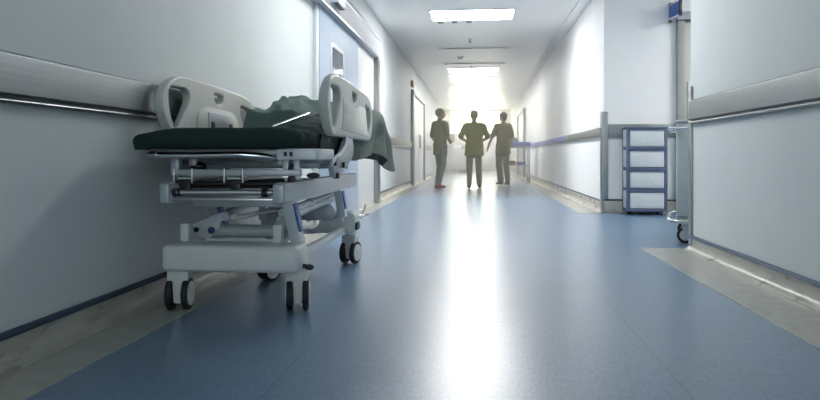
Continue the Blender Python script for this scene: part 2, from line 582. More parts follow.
make_light(-.69, .54, 9.50, 10.18, M_panel, 'large lit ceiling panel, nearest and brightest of the row')
ys = [15.78, 17.85, 19.92, 22.0, 24.05, 26.1, 28.2]
first = None
for i, y in enumerate(ys):
    lab = '%s lit ceiling panel counted from the large near one' % ORD[i + 1]
    if first is None:
        first = make_light(-.70, .52, y, y + .74, M_panelfar, lab)
    else:
        c = copy_tree(first)
        c.location.y += y - ys[0]
        c['label'] = lab

for i, (y, lab) in enumerate(((12.9, 'unlit slim white ceiling strip with round ends, just beyond the vents'),
                              (15.0, 'unlit slim white ceiling strip with round ends, close before the second panel'))):
    t = thing('ceiling_track', lab, 'ceiling fitting', (-.09, y, ZC), 'slim unlit strips on the ceiling')
    MB().box(-.62, .50, y - .035, y + .035, ZC - .022, ZC, .008).build('strip', M_white, t)
    MB().box(-.55, -.10, y - .042, y - .034, ZC - .020, ZC - .006).build('slot', M_vent, t)
    for sx in (-.70, .58):
        MB().tube((sx, y, ZC - .035), (sx, y, ZC), .055, .075, 24).build('end_cap', M_white, t)
for x, lab in ((-.58, 'left'), (-.36, 'middle'), (-.13, 'right')):
    t = tag(MB().box(x - .045, x + .045, 10.32, 10.44, ZC - .008, ZC, .003).build('ceiling_vent', M_vent, None, org=(x, 10.38, ZC)),
            '%s of three small grey vents beyond the large ceiling panel' % lab, 'vent', 'small vents behind the first panel')
for y, lab in ((11.9, 'small ceiling sprinkler just beyond the three vents'), (15.4, 'small ceiling sprinkler just before the second lit panel')):
    t = thing('sprinkler', lab, 'sprinkler', (-.13, y, ZC), 'ceiling sprinklers')
    MB().tube((-.13, y, ZC - .008), (-.13, y, ZC), .05, .05, 24).build('escutcheon', M_white, t)
    MB().tube((-.13, y, ZC - .06), (-.13, y, ZC - .006), .014).build('stem', M_steeldark, t)
    MB().tube((-.13, y, ZC - .068), (-.13, y, ZC - .060), .032).build('deflector', M_steeldark, t)
sd = thing('smoke_detector', 'round white smoke detector on the ceiling between the slim strips', 'smoke detector', (-.36, 14.0, ZC))
MB().tube((-.36, 14.0, ZC - .02), (-.36, 14.0, ZC), .075, .08, 28).build('base', M_white, sd)
MB().tube((-.36, 14.0, ZC - .06), (-.36, 14.0, ZC - .02), .045, .062, 28, bev=.006).build('cover', M_cream, sd)

near = make_light(-.69, .54, 5.05, 5.73, mat('lit_diffuser_fill', (.9, .9, .9), .5, emit=(.98, 1.0, .99, 12.0)), 'unseen ceiling panel added to brighten the near corridor, above the foot end of the trolley')  # out of view, added to brighten the near walls and floor

# side corridor ceiling lamp (it lights the recess and the near floor)
t = thing('ceiling_light', 'lit ceiling panel of the side corridor', 'ceiling light', (3.9, 6.6, ZC))
MB().box(3.3, 4.5, 6.3, 6.9, ZC - .012, ZC).build('diffuser', mat('lit_diffuser_side', (.9, .9, .9), .5, emit=(1, .99, .97, 16.0)), t)

# ------------------------------------------------------------------ hospital trolley
GX, GY = -1.09, 3.45
G = thing('hospital_trolley', 'grey steel hospital trolley with dark green mattress parked along the left wall', 'hospital bed', (GX, GY, 0))

# base
b = MB()
b.box(-1.392, -.768, 2.72, 2.90, .188, .306, .026, 4)
b.build('front_base_cover', M_plastic, G)
pr = rounded([(-1.392, .205), (-1.14, .205), (-1.11, .200), (-1.05, .200), (-1.00, .205), (-.775, .205), (-.775, .335), (-.965, .335),
              (-1.035, .232), (-1.125, .232), (-1.175, .335), (-1.392, .335)], [.025, .01, .01, .01, .01, .025, .035, .03, .03, .03, .03, .035])
MB().prism(pr, 4.06, 4.24, 'y', .010).build('rear_base_cover', M_plastic, G)
for x0, x1 in ((-.872, -.835), (-1.30, -1.263)):
    MB().box(x0, x1, 2.86, 4.10, .207, .245, .006).build('side_base_beam', M_framelight, G)
MB().box(-1.16, -1.06, 2.85, 4.15, .215, .245, .006).build('base_spine', M_frame, G)

# casters
def caster(x, y, rot, s=1.0):
    m = Matrix.Translation((x, y, 0)) @ Matrix.Rotation(rot, 4, 'Z') @ Matrix.Diagonal((s, s, s, 1))
    f = MB()
    f.tube((0, .015, .175), (0, .015, .192), .040, .040, 24)
    f.prism(rounded([(-.047, .184), (.047, .184), (.047, .130), (.021, .098), (.018, .034), (-.018, .034), (-.021, .098), (-.047, .130)], .012), -.035, .035, 'y', .004)
    f.tube((-.05, 0, .073), (.05, 0, .073), .012)
    f.bm.transform(m)
    c = f.build('caster', M_plastic, G)
    for sx in (-1, 1):
        w = MB()
        w.tube((sx * .021, 0, .073), (sx * .050, 0, .073), .073, .073, 36, bev=.008)
        w.bm.transform(m)
        w.build('wheel', M_rubber, c)
        h = MB()
        h.tube((sx * .047, 0, .073), (sx * .054, 0, .073), .056, .053, 32)
        h.tube((sx * .052, 0, .073), (sx * .058, 0, .073), .016, .014, 20)
        h.bm.transform(m)
        h.build('hub_cap', M_plastic, c)
    k = MB()
    k.box(-.030, .030, .028, .050, .022, .050, .006)
    k.bm.transform(m)
    k.build('brake_shoe', M_black, c)
    return c


caster(-1.352, 2.825, R(9))
caster(-.812, 2.875, R(13))
caster(-.822, 4.15, R(-14))
caster(-1.33, 4.15, R(-12))
caster(-1.165, 3.53, R(-35), .78)

# pedals
pd = MB()
pd.path([(-.78, 2.80, .212), (-.76, 2.80, .212), (-.74, 2.80, .206)], .010)
pd.ball((-.74, 2.80, .207), .018, (1.25, .9, .8))
pd.build('brake_pedal', M_black, G)
pd = MB()
pd.box(-.782, -.757, 4.06, 4.16, .225, .275, .010)
pd.build('brake_pedal', M_black, G)
pd = MB()
pd.path([(-.785, 4.20, .30), (-.76, 4.25, .312), (-.753, 4.28, .34), (-.747, 4.29, .372)], .007)
pd.path([(-.775, 4.20, .302), (-.745, 4.25, .304), (-.725, 4.27, .308)], .010, 10, (1.3, .6))
pd.build('foot_lever', M_chrome, G)

# upright stubs on the base
for x, y in ((-1.345, 2.87), (-.905, 2.87), (-.83, 3.86), (-1.33, 3.9)):
    MB().box(x - .018, x + .022, y - .02, y + .02, .300, .388, .006).build('post', M_plastic, G)

# tilted lift legs with blue inserts
for x, dy in ((-.815, 0), (-1.262, .24)):
    for (ya, za, yb, zb, k) in ((2.74, .50, 2.89, .30, 1), (3.75, .50, 3.87, .33, .8)):
        w = .044 * k
        ya, yb = ya + dy, yb + dy
        pr = [(ya - w, za), (ya + w, za), (yb + w, zb), (yb - w, zb)]
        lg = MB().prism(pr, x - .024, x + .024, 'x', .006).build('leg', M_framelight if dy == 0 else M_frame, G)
        q = []
        for f0, ww in ((.03, .75), (.45, .75), (.70, .6)):
            q.append((ya + (yb - ya) * f0, za + (zb - za) * f0, w * ww))
        poly = [(a - c_ * .95, z) for a, z, c_ in q] + [(a + c_ * 1.0, z) for a, z, c_ in q[::-1]]
        MB().prism(poly, x + .022, x + .030, 'x', .002).build('leg_cover', M_bluepl, lg)['label'] = 'blue insert'

# lift mechanism seen above the front base cover
def plate(pts, y, th, rr=.011):
    return MB().prism(rounded(pts, rr), y, y + th, 'y', .003)


p = plate([(-1.345, .375), (-1.335, .335), (-1.265, .302), (-1.245, .318), (-1.215, .345), (-1.20, .395), (-1.150, .398), (-1.158, .434), (-1.195, .436)], 2.93, .022).build('pivot_arm', mat('blue_grey_metal', (.52, .57, .61), .36, .15), G)
MB().tube((-1.318, 2.922, .352), (-1.318, 2.95, .352), .012).build('pivot_bolt', M_black, p)
MB().tube((-1.245, 2.922, .350), (-1.245, 2.95, .350), .017).build('pivot_bush', mat('navy_plastic', (.02, .05, .16), .4), p)['label'] = 'blue bush'
MB().tube((-1.172, 2.915, .413), (-1.172, 2.96, .413), .018).build('pivot_bolt', M_frame, p)
p = plate([(-.955, .385), (-.955, .320), (-.90, .310), (-.84, .42), (-.85, .455), (-.89, .43)], 2.97, .022).build('pivot_arm', M_frame, G)
MB().prism(rounded([(-.862, .40), (-.842, .375), (-.815, .315), (-.84, .300), (-.868, .33)], .01), 2.945, 2.972, 'y', .003).build('pivot_cover', M_bluepl, p)['label'] = 'blue cover'
cy = MB()
cy.tube((-1.235, 2.96, .345), (-.92, 2.96, .345), .031, seg=24)
cy.tube((-1.222, 2.96, .345), (-1.21, 2.96, .345), .034, seg=24)
cy.build('lift_cylinder', M_frame, G)
MB().tube((-1.27, 2.93, .304), (-.91, 2.93, .304), .010).build('tie_rod', M_framelight, G)
pr_ = MB()
pr_.tube((-1.165, 2.95, .408), (-1.135, 2.965, .411), .019)
pr_.path([(-1.14, 2.965, .409), (-1.09, 3.0, .414), (-1.04, 3.06, .428), (-.98, 3.2, .437), (-.88, 3.4, .440)], .012)
pr_.build('piston_rod', M_framelight, G)
MB().tube((-.93, 2.98, .392), (-.87, 4.0, .452), .020).build('lift_tube', M_framelight, G)
t2 = MB()
t2.tube((-.93, 3.0, .43), (-.90, 3.42, .45), .018)
t2.tube((-.90, 3.40, .449), (-.895, 3.44, .451), .024)
t2.tube((-.895, 3.44, .451), (-.88, 4.0, .475), .013)
t2.build('gas_strut', M_framelight, G)
MB().tube((-1.27, 3.0, .40), (-1.27, 4.0, .46), .018).build('lift_tube', M_frame, G)
p = plate([(-1.31, .40), (-1.29, .35), (-1.18, .30), (-.90, .30), (-.86, .34), (-.90, .40)], 3.93, .03).build('rear_lift_plate', M_frame, G)

# middle frame
for x0, x1, n in ((-.865, -.815, 0), (-1.370, -1.328, 1)):
    bm_ = MB().box(x0, x1, 2.69, 4.32, .492, .584, .006).build('side_beam', M_framelight, G)
    MB().box(x0 - .004, x1 + .0, 2.672, 2.70, .494, .582, .010, 3).build('end_cap', M_frame, bm_)
for q in ((-1.30, -.82, 2.84, 2.89, .468, .506), (-1.34, -.86, 4.0, 4.05, .478, .52), (-1.34, -.86, 3.35, 3.40, .49, .52)):
    MB().box(*q, .004).build('cross_member', M_frame, G)
MB().box(-1.345, -.868, 2.70, 2.735, .505, .517, .003).build('front_flange', M_steel, G)
ch = MB()
ch.tube((-1.338, 2.715, .541), (-.870, 2.715, .541), .0135, seg=20)
ch.build('chrome_bar', M_chrome, G)
for xa, xb in ((-1.333, -1.312), (-1.302, -1.295), (-.925, -.90)):
    MB().tube((xa, 2.713, .541), (xb, 2.713, .541), .018).build('bar_collar', M_black, G)
tr = MB()
tr.box(-1.336, -.865, 2.76, 4.2, .548, .556, .002)
tr.build('tray', M_steeldark, G)
for q in (((-1.337, 2.77, .577), (-.862, 2.77, .577), .012), ((-1.30, 2.84, .572), (-.862, 2.84, .590), .010)):
    MB().tube(*q).build('dark_rod', M_black, G)

# upper frame
MB().box(-1.352, -.762, 2.735, 2.77, .613, .641, .005).build('cross_beam', M_frame, G)
MB().box(-1.352, -.762, 3.05, 3.09, .640, .675, .005).build('cross_beam', M_frame, G)
MB().box(-1.352, -.762, 3.75, 3.79, .625, .665, .005).build('cross_beam', M_framelight, G)
MB().box(-1.352, -1.315, 2.735, 2.78, .63, .70, .005).build('upright', M_frame, G)
for xa in (-1.30, -.90):
    MB().box(xa, xa + .035, 2.80, 4.3, .655, .70, .005).build('long_member', M_frame, G)
MB().box(-1.43, -.755, 2.70, 4.60, .702, .732, .008).build('deck', M_frame, G)
hnd = MB()
hnd.path([(-1.42, 2.80, .704), (-1.42, 2.70, .704), (-1.408, 2.672, .704), (-1.38, 2.66, .704), (-1.2, 2.655, .703), (-1.08, 2.655, .705), (-1.0, 2.66, .706), (-.93, 2.675, .701), (-.88, 2.70, .694), (-.87, 2.76, .690)], .0145, 16, (1, .95))
hnd.build('push_handle', M_chrome, G)
pc = MB()
pc.tube((-1.412, 2.668, .704), (-1.372, 2.654, .704), .0165)
pc.build('handle_end', M_steel, G)
pl = MB().box(-.838, -.668, 2.64, 2.98, .684, .731, .006).build('side_bracket', M_framelight, G)
for x in (-.800, -.776):
    MB().box(x - .007, x + .007, 2.634, 2.648, .699, .718, .003).build('slot', M_black, pl)
for q in ([(-.846, .690), (-.815, .690), (-.822, .612), (-.840, .612)], [(-.800, .690), (-.775, .690), (-.770, .600), (-.785, .600)]):
    MB().prism(q, 2.74, 2.775, 'y', .003).build('drop_bracket', M_framelight, G)
MB().prism([(-.812, .665), (-.802, .665), (-.788, .590), (-.830, .580)], 2.755, 2.80, 'y', .003).build('wedge', M_black, G)
MB().ball((-.735, 2.85, .612), .020, (1.6, 1, .7)).build('black_knob', M_black, G)
MB().ball((-1.27, 2.84, .652), .030, (1.3, 1, .8)).build('black_knob', M_black, G)
for x in (-1.29, -1.06):
    cl = MB()
    cl.box(x - .045, x + .045, 2.735, 2.775, .578, .592, .003)
    cl.box(x - .020, x + .026, 2.74, 2.77, .548, .580, .004)
    k = cl.build('clamp', M_black, G)
    for dx in (-.045, .038):
        MB().box(x + dx, x + dx + .007, 2.722, 2.78, .582, .645, .002).build('clamp_strap', M_steel, k)
    s = MB()
    s.tube((x - .03, 2.745, .602), (x + .03, 2.745, .602), .011)
    s.build('clamp_pin', M_chrome, k)

# side rail hinges (right and left)
for sgn, X in ((1, -.690), (-1, -1.430)):
    pr = rounded([(3.36, .80), (3.48, .80), (3.52, .74), (3.48, .69), (3.14, .585), (3.03, .60), (2.99, .66), (3.16, .69)], [.01, .02, .04, .04, .03, .03, .03, .05])
    br = MB().prism(pr, X - .012, X + .012, 'x', .004).build('rail_hinge', M_frame, G)
    arm = [(2.96, .665), (3.03, .690), (3.16, .712), (3.26, .75), (3.30, .80)]
    MB().path([(X + sgn * .016, a, z) for a, z in arm], .012, 10, (.7, 1)).build('hinge_arm', M_framelight, br)
    for a, z in ((3.025, .668), (3.075, .605), (3.22, .655)):
        MB().tube((X, a, z), (X + sgn * .024, a, z), .015).build('hinge_bolt', M_black, br)

# moulded side rails
def side_rail(X, y0, flip, panel):
    L_ = 1.27
    out = rounded([(.10, .0), (1.20, .0), (1.27, .10), (1.255, .225), (1.14, .275), (.56, .300), (.14, .300), (.0, .20), (.0, .12)],
                  [.06, .06, .10, .08, .16, .2, .13, .10, .06], 8)
    near = rounded([(.075, .235), (.27, .238), (.30, .19), (.18, .045), (.135, .035), (.07, .14)], [.04, .04, .05, .03, .03, .06], 5)
    mid = rounded([(.60, .250), (.73, .245), (.73, .222), (.70, .195), (.63, .195), (.60, .222)], [.01, .01, .03, .04, .04, .03], 4)
    far = rounded([(1.00, .215), (1.19, .195), (1.205, .11), (1.13, .04), (1.09, .05), (.99, .17)], [.04, .04, .05, .03, .03, .05], 5)
    sc = [[(y0 + u, v) for u, v in q] for q in (out, near, mid, far)]
    # curve plane (u,v) -> world (y,z) at X
    mx = Matrix(((0, 0, 1, X), (1, 0, 0, 0), (0, 1, 0, .795), (0, 0, 0, 1)))
    me = curve_shape(sc, .042, .012, mx)
    o = link_mesh('side_rail', me, M_railplastic, G, 50)
    sx = 1
    w = MB()
    pan = rounded([(y0 + .31, .83), (y0 + 1.08, .815), (y0 + 1.0, .985), (y0 + .78, .985), (y0 + .74, .965), (y0 + .58, .972), (y0 + .34, .995), (y0 + .36, .92)], .02) if not panel else rounded([(y0 + .38, .81), (y0 + .97, .81), (y0 + .95, .90), (y0 + .86, .955), (y0 + .48, .965), (y0 + .37, .92)], .05)
    w.prism(pan, X + .018, X + (.028 if panel else .0225), 'x', .003)
    w.build('raised_panel', M_railplastic, o)
    if panel:
        w = MB().box(X + .026, X + .036, y0 + .50, y0 + .85, .815, .935, .004).build('control_plate', M_frame, o)
        for yy in (.545, .80):
            MB().box(X + .034, X + .040, y0 + yy - .022, y0 + yy + .022, .845, .885, .002).build('control_slot', M_black, o)
    return o


side_rail(-1.462, 2.83, False, True)
side_rail(-.688, 2.83, False, False)

def sm(a, b_, x):
    f = min(1, max(0, (x - a) / (b_ - a)))
    return f * f * (3 - 2 * f)


# mattress under a dark green fitted sheet
def mattress():
    x0, x1, y0, y1 = -1.466, -.738, 2.555, 4.70
    z0, z1 = .733, .818
    plan = rounded([(x0, y0), (x1, y0), (x1, y1), (x0, y1)], [.11, .17, .10, .10], 12)
    # resample the outline evenly
    pts = []
    n = len(plan)
    for i in range(n):
        a, b2 = Vector(plan[i]), Vector(plan[(i + 1) % n])
        k = max(1, int((b2 - a).length / .022))
        for j in range(k):
            pts.append(a.lerp(b2, j / k))
    cx = Vector(((x0 + x1) / 2, 0))
    t = bmesh.new()
    prof = []
    for k in range(11):
        a = -PI / 2 + PI * k / 10
        prof.append((.034 * (1 - math.cos(a)), (z0 + z1) / 2 + (z1 - z0) / 2 * math.sin(a)))
    prof = [(.16, z0 + .002), (.08, z0)] + prof + [(.08, z1 + .001), (.16, z1 + .003), (.24, z1 + .004)]
    rings = []
    nn = len(pts)
    for ins, z in prof:
        ring = []
        for i, p2 in enumerate(pts):
            tdir = (pts[(i + 1) % nn] - pts[i - 1]).normalized()
            nrm = Vector((-tdir.y, tdir.x))
            q = p2 + nrm * ins
            q.x = min(max(q.x, x0 + .3 if ins > .3 else -9), 9)
            w = noise.noise(Vector((q.x * 9, q.y * 9, z * 22))) * .007 + noise.noise(Vector((q.x * 26, q.y * 26, z * 18))) * .004
            edge = 1 if ins < .1 else .4
            hv = noise.noise(Vector((q.x * 5 + 7, q.y * 5, 1))) * .006
            ring.append(t.verts.new((q.x - nrm.x * w * edge, q.y - nrm.y * w * edge, z + hv * (1 if z > .77 else .8) - (.026 if z > .75 else .004) * (1 - sm(-1.45, -1.24, q.x)))))
        rings.append(ring)
    for a, b2 in zip(rings, rings[1:]):
        for i in range(nn):
            t.faces.new((a[i], a[(i + 1) % nn], b2[(i + 1) % nn], b2[i]))
    t.faces.new(rings[0][::-1])
    t.faces.new(rings[-1])
    bmesh.ops.recalc_face_normals(t, faces=t.faces[:])
    m = MB()
    m.merge(t)
    return m


mattress().build('mattress', M_greendark, G, 60)['label'] = 'mattress in a dark green fitted sheet'


# bundled blanket on the raised end of the mattress
def bundle(X0, X1, Y0, Y1, zb, hfun, seed, nx=56, ny=110, amp=1.0, edge=.16):
    t = bmesh.new()
    top, bot = [], []
    for j in range(ny + 1):
        v = j / ny
        y = Y0 + v * (Y1 - Y0)
        rt, rb = [], []
        for i in range(nx + 1):
            u = i / nx
            x = X0 + u * (X1 - X0)
            h = hfun(u, v)
            side = min(1, sm(-.001, edge, u)) * (sm(-.001, edge * .6, 1 - u) * .95 + .05) * sm(-.001, .08, v) * (.35 + .65 * sm(-.001, .05, 1 - v))
            f1 = noise.noise(Vector((x * 3.2 + y * 2.2, y * 1.1 - x * 2, seed)))
            f2 = noise.noise(Vector((x * 8 - y * 3, y * 7 + x * 3, seed + 6)))
            ridge = 1 - abs(noise.noise(Vector((x * 5.2 + y * 3.4, y * 2.6 - x * 2.0, seed + 18)))) * 3.2
            r2 = 1 - abs(noise.noise(Vector((x * 9 - y * 6, y * 6 + x * 5, seed + 30)))) * 3.0
            fold = (f1 * .036 + f2 * .016 + max(-.7, ridge) * .026 + max(-.8, r2) * .004) * amp
            z = zb + .004 + max(0, h + fold) * side
            rt.append(t.verts.new((x + f2 * .012 * side, y + f1 * .02 * side, z)))
            rb.append(t.verts.new((x, y, zb + .001)))
        top.append(rt)
        bot.append(rb)
    for j in range(ny):
        for i in range(nx):
            t.faces.new((top[j][i], top[j][i + 1], top[j + 1][i + 1], top[j + 1][i]))
            t.faces.new((bot[j][i], bot[j + 1][i], bot[j + 1][i + 1], bot[j][i + 1]))
    for j in range(ny):
        t.faces.new((top[j][0], top[j + 1][0], bot[j + 1][0], bot[j][0]))
        t.faces.new((top[j][nx], bot[j][nx], bot[j + 1][nx], top[j + 1][nx]))
    for i in range(nx):
        t.faces.new((top[0][i], bot[0][i], bot[0][i + 1], top[0][i + 1]))
        t.faces.new((top[ny][i], top[ny][i + 1], bot[ny][i + 1], bot[ny][i]))
    bmesh.ops.recalc_face_normals(t, faces=t.faces[:])
    m = MB()
    m.merge(t)
    return m


bl = bundle(-1.34, -.955, 3.46, 4.72, .818,
            lambda u, v: (.135 * sm(0, .10, v) + .085 * sm(.16, .5, v) + .05 * sm(.4, .7, v) - .05 * sm(.9, 1, v)) * (1 - .18 * u), 3, edge=.12).build('blanket', M_green, None, 80, (-1.1, 3.95, .818))
tag(bl, 'crumpled green blanket bundled on the trolley mattress', 'blanket')
db = bundle(-.945, -.765, 3.02, 4.30, .818, lambda u, v: .018 + .115 * sm(0, .5, v) * (1 - .35 * u), 41, 30, 90, .45, .22).build('cloth', M_greendark, None, 80, (-.85, 3.5, .818))
tag(db, 'added dark green cloth standing for the shaded blanket side, between the steel rod and the near side rail', 'cloth')  # dark cloth added where the blanket's side lies in shade


# drape hanging off the far corner of the mattress
def spline(P, f):
    n = len(P) - 1
    x = min(max(f, 0), .99999) * n
    i = int(x)
    t_ = x - i
    p = [Vector(P[min(max(k, 0), n)]) for k in (i - 1, i, i + 1, i + 2)]
    return .5 * (2 * p[1] + (p[2] - p[0]) * t_ + (2 * p[0] - 5 * p[1] + 4 * p[2] - p[3]) * t_ ** 2 + (3 * p[1] - p[0] - 3 * p[2] + p[3]) * t_ ** 3)


def drape():
    inner = [(-.80, 3.02, .822), (-.80, 3.45, .826), (-.82, 3.90, .835), (-.84, 4.25, .94), (-.90, 4.55, 1.035), (-1.05, 4.62, 1.07), (-1.32, 4.62, 1.02)]
    top = [(-.728, 3.0, .805), (-.728, 3.45, .812), (-.728, 3.95, .815), (-.705, 4.30, .90), (-.70, 4.66, 1.015), (-.98, 4.80, 1.04), (-1.34, 4.80, .98)]
    midl = [(-.732, 2.98, .76), (-.730, 3.42, .745), (-.728, 3.85, .74), (-.690, 4.32, .80), (-.662, 4.74, .86), (-.90, 4.98, .86), (-1.34, 4.92, .85)]
    hem = [(-.732, 2.97, .700), (-.730, 3.38, .672), (-.728, 3.78, .670), (-.680, 4.25, .715), (-.640, 4.74, .600), (-.86, 5.02, .68), (-1.34, 4.96, .72)]
    ns, nt_ = 170, 50
    t = bmesh.new()
    rows = []
    for j in range(nt_ + 1):
        f = j / nt_
        row = []
        for i in range(ns + 1):
            s = i / ns
            p = spline([spline(inner, s), spline(top, s), spline(midl, s), spline(hem, s)], f)
            amp = .030 * sm(.2, 1, f) * (.15 + .85 * sm(.38, .62, s))
            w = math.sin(s * 44 + f * 2.2 + math.sin(s * 11) * 1.4) * amp + noise.noise(Vector((p.x * 7, p.y * 7, p.z * 5))) * .020 * sm(.1, .6, f) * (.2 + .8 * sm(.38, .62, s))
            d = (spline(midl, min(1, s + .02)) - spline(midl, max(0, s - .02)))
            nrm = Vector((d.y, -d.x, 0)).normalized()
            p = p + nrm * w
            p.z += math.sin(s * 27) * .012 * f + noise.noise(Vector((p.x * 9, p.y * 9, 5))) * .010
            row.append(t.verts.new(p))
        rows.append(row)
    for j in range(nt_):
        for i in range(ns):
            t.faces.new((rows[j][i], rows[j][i + 1], rows[j + 1][i + 1], rows[j + 1][i]))
    bmesh.ops.recalc_face_normals(t, faces=t.faces[:])
    bmesh.ops.solidify(t, geom=t.faces[:], thickness=.006)
    m = MB()
    m.merge(t)
    return m


dp = drape().build('sheet', M_greengrey, None, 80, (-.8, 4.6, .8))
tag(dp, 'grey green sheet hanging off the far corner of the trolley', 'sheet')

rod = MB()
rod.tube((-.935, 2.90, .836), (-.955, 3.60, .943), .0075, seg=12)
rod.ball((-.935, 2.90, .836), .0085)
tag(rod.build('steel_rod', M_chrome, None, org=(-.935, 2.90, .836)), 'thin shiny steel rod lying against the green blanket', 'rod')

# ------------------------------------------------------------------ drawer tower in the side corridor
cx0, cx1, cy0, cy1 = 1.765, 2.235, 7.87, 8.105
T = thing('drawer_tower', 'white plastic drawer tower with slate blue frame by the far corner', 'drawer unit', ((cx0 + cx1) / 2, (cy0 + cy1) / 2, 0))
f = MB()
zs = [.055, .30, .545, .79, 1.035]
for z in zs:
    hgt = .03 if z < 1 else .022
    f.box(cx0, cx1, cy0, cy1, z - .012, z + hgt - .012, .005)
for x0, x1 in ((cx0, cx0 + .035), (cx1 - .035, cx1)):
    f.box(x0, x1, cy0 + .002, cy0 + .035, .05, 1.04, .005)
    f.box(x0, x1, cy1 - .03, cy1, .05, 1.04, .005)
f.build('frame', M_cabframe, T)
MB().box(cx0 + .008, cx1 - .008, cy1 - .012, cy1 - .004, .07, 1.02).build('back_panel', M_cabface, T)
for a, z in enumerate(zs[:-1]):
    d = MB()
    d.box(cx0 + .004, cx1 - .004, cy0 + .02, cy1 - .02, z + .022, zs[a + 1] - .018, .006)
    d.box(cx0 + .040, cx1 - .040, cy0 - .004, cy0 + .03, z + .024, zs[a + 1] - .026, .008)
    dr_ = d.build('drawer', M_cabface, T)
    lip = MB()
    lip.box(cx0 + .03, cx1 - .03, cy0 - .014, cy0 + .006, zs[a + 1] - .034, zs[a + 1] - .016, .004)
    lip.build('pull_lip', M_cabframe, dr_)
for x in (cx0 + .06, cx1 - .06):
    for y in (cy0 + .05, cy1 - .05):
        w = MB()
        w.tube((x - .012, y, .020), (x + .012, y, .020), .020, seg=20, bev=.003)
        w.box(x - .008, x + .008, y - .01, y + .01, .02, .048, .003)
        w.build('caster', M_black, T)

# ------------------------------------------------------------------ steel cart behind the near right corner
K = thing('steel_cart', 'pale steel cart on casters half hidden behind the near right corner', 'cart', (1.60, 5.30, 0))
bd = MB().box(1.585, 2.12, 5.30, 6.0, .215, .965, .012, 3).build('body', M_cartsteel, K)
tp = MB()
tp.box(1.580, 2.125, 5.295, 6.005, .965, .985, .006)
tp.build('top', M_cartsteel, K)
hb = MB()
hb.path([(1.60, 5.42, .915), (1.555, 5.42, .915), (1.54, 5.44, .915), (1.54, 5.86, .915), (1.555, 5.88, .915), (1.60, 5.88, .915)], .014)
hb.path([(1.58, 5.30, .925), (1.54, 5.265, .925), (1.56, 5.255, .925), (2.12, 5.255, .925)], .013)
hb.build('push_bar', M_chrome, K)
bp_ = MB()
bp_.path([(2.08, 5.245, .185), (1.60, 5.245, .185), (1.55, 5.27, .19), (1.53, 5.34, .195), (1.53, 5.9, .195), (1.56, 6.03, .195), (2.08, 6.05, .195)], .014)
bp_.box(1.585, 2.12, 5.30, 6.0, .185, .215, .005)
bp_.build('bumper', M_steel, K)
for x, y, a in ((1.655, 5.40, 82), (2.05, 5.40, 70), (1.655, 5.90, 100), (2.05, 5.90, 95)):
    m = Matrix.Translation((x, y, 0)) @ Matrix.Rotation(R(a), 4, 'Z')
    w = MB()
    w.tube((-.016, 0, .066), (.016, 0, .066), .066, seg=28, bev=.006)
    w.bm.transform(m)
    wh = w.build('wheel', M_rubber, K)
    w = MB()
    w.tube((-.019, 0, .066), (.019, 0, .066), .044, seg=24)
    w.bm.transform(m)
    w.build('hub', M_steel, wh)
    w = MB()
    w.box(-.028, .028, -.03, .03, .140, .188, .005)
    for sx in (-1, 1):
        w.prism([(-.025, .15), (.025, .15), (.012, .055), (-.012, .055)], sx * .025 - .003, sx * .025 + .003, 'x')
    w.bm.transform(m)
    w.build('caster_fork', M_steel, K)
K.rotation_euler.z = R(-17)
K.location.x -= .015

# ------------------------------------------------------------------ blue topped instrument trolley far right
Y0, Y1, XA, XB = 16.9, 17.5, .66, 1.36
B = thing('instrument_trolley', 'tall steel trolley with lavender blue top beside the far right wall', 'trolley', ((XA + XB) / 2, (Y0 + Y1) / 2, 0))
tp = MB().box(XA - .02, XB + .02, Y0 - .02, Y1 + .02, .945, 1.065, .02, 3).build('blue_pad', M_lav, B)
MB().box(XA, XB, Y0, Y1, .91, .945, .006).build('top_tray', M_steel, B)
MB().box(XA, XB, Y0, Y1, .44, .475, .006).build('lower_shelf', M_steel, B)
for x in (XA + .015, XB - .015):
    for y in (Y0 + .015, Y1 - .015):
        MB().tube((x, y, .14), (x, y, .92), .014).build('leg', M_steel, B)
        w = MB()
        w.tube((x - .014, y, .062), (x + .014, y, .062), .062, seg=24, bev=.005)
        w.box(x - .02, x + .02, y - .025, y + .025, .10, .15, .004)
        w.build('caster', M_brownshoe, B)
fl = MB()
fl.box(.80, 1.08, 17.0, 17.35, 1.066, 1.13, .025, 3)
fl.box(.83, 1.05, 17.02, 17.33, 1.125, 1.185, .025, 3)
tag(fl.build('folded_linen', M_greyitem, None, org=(.95, 17.15, 1.066)), 'folded grey linen on the lavender topped trolley', 'linen')
tag(MB().box(.72, 1.0, 16.98, 17.3, .476, .58, .02, 3).build('storage_box', M_brown, None, org=(.85, 17.1, .476)), 'brown box on the lower shelf of the blue topped trolley', 'box')
pk = MB()
pk.box(1.03, 1.27, 16.98, 17.3, .476, .55, .022, 3)
tag(pk.build('folded_pad', M_lav, None, org=(1.15, 17.1, .476)), 'lavender pad beside the brown box on the lower trolley shelf', 'pad')

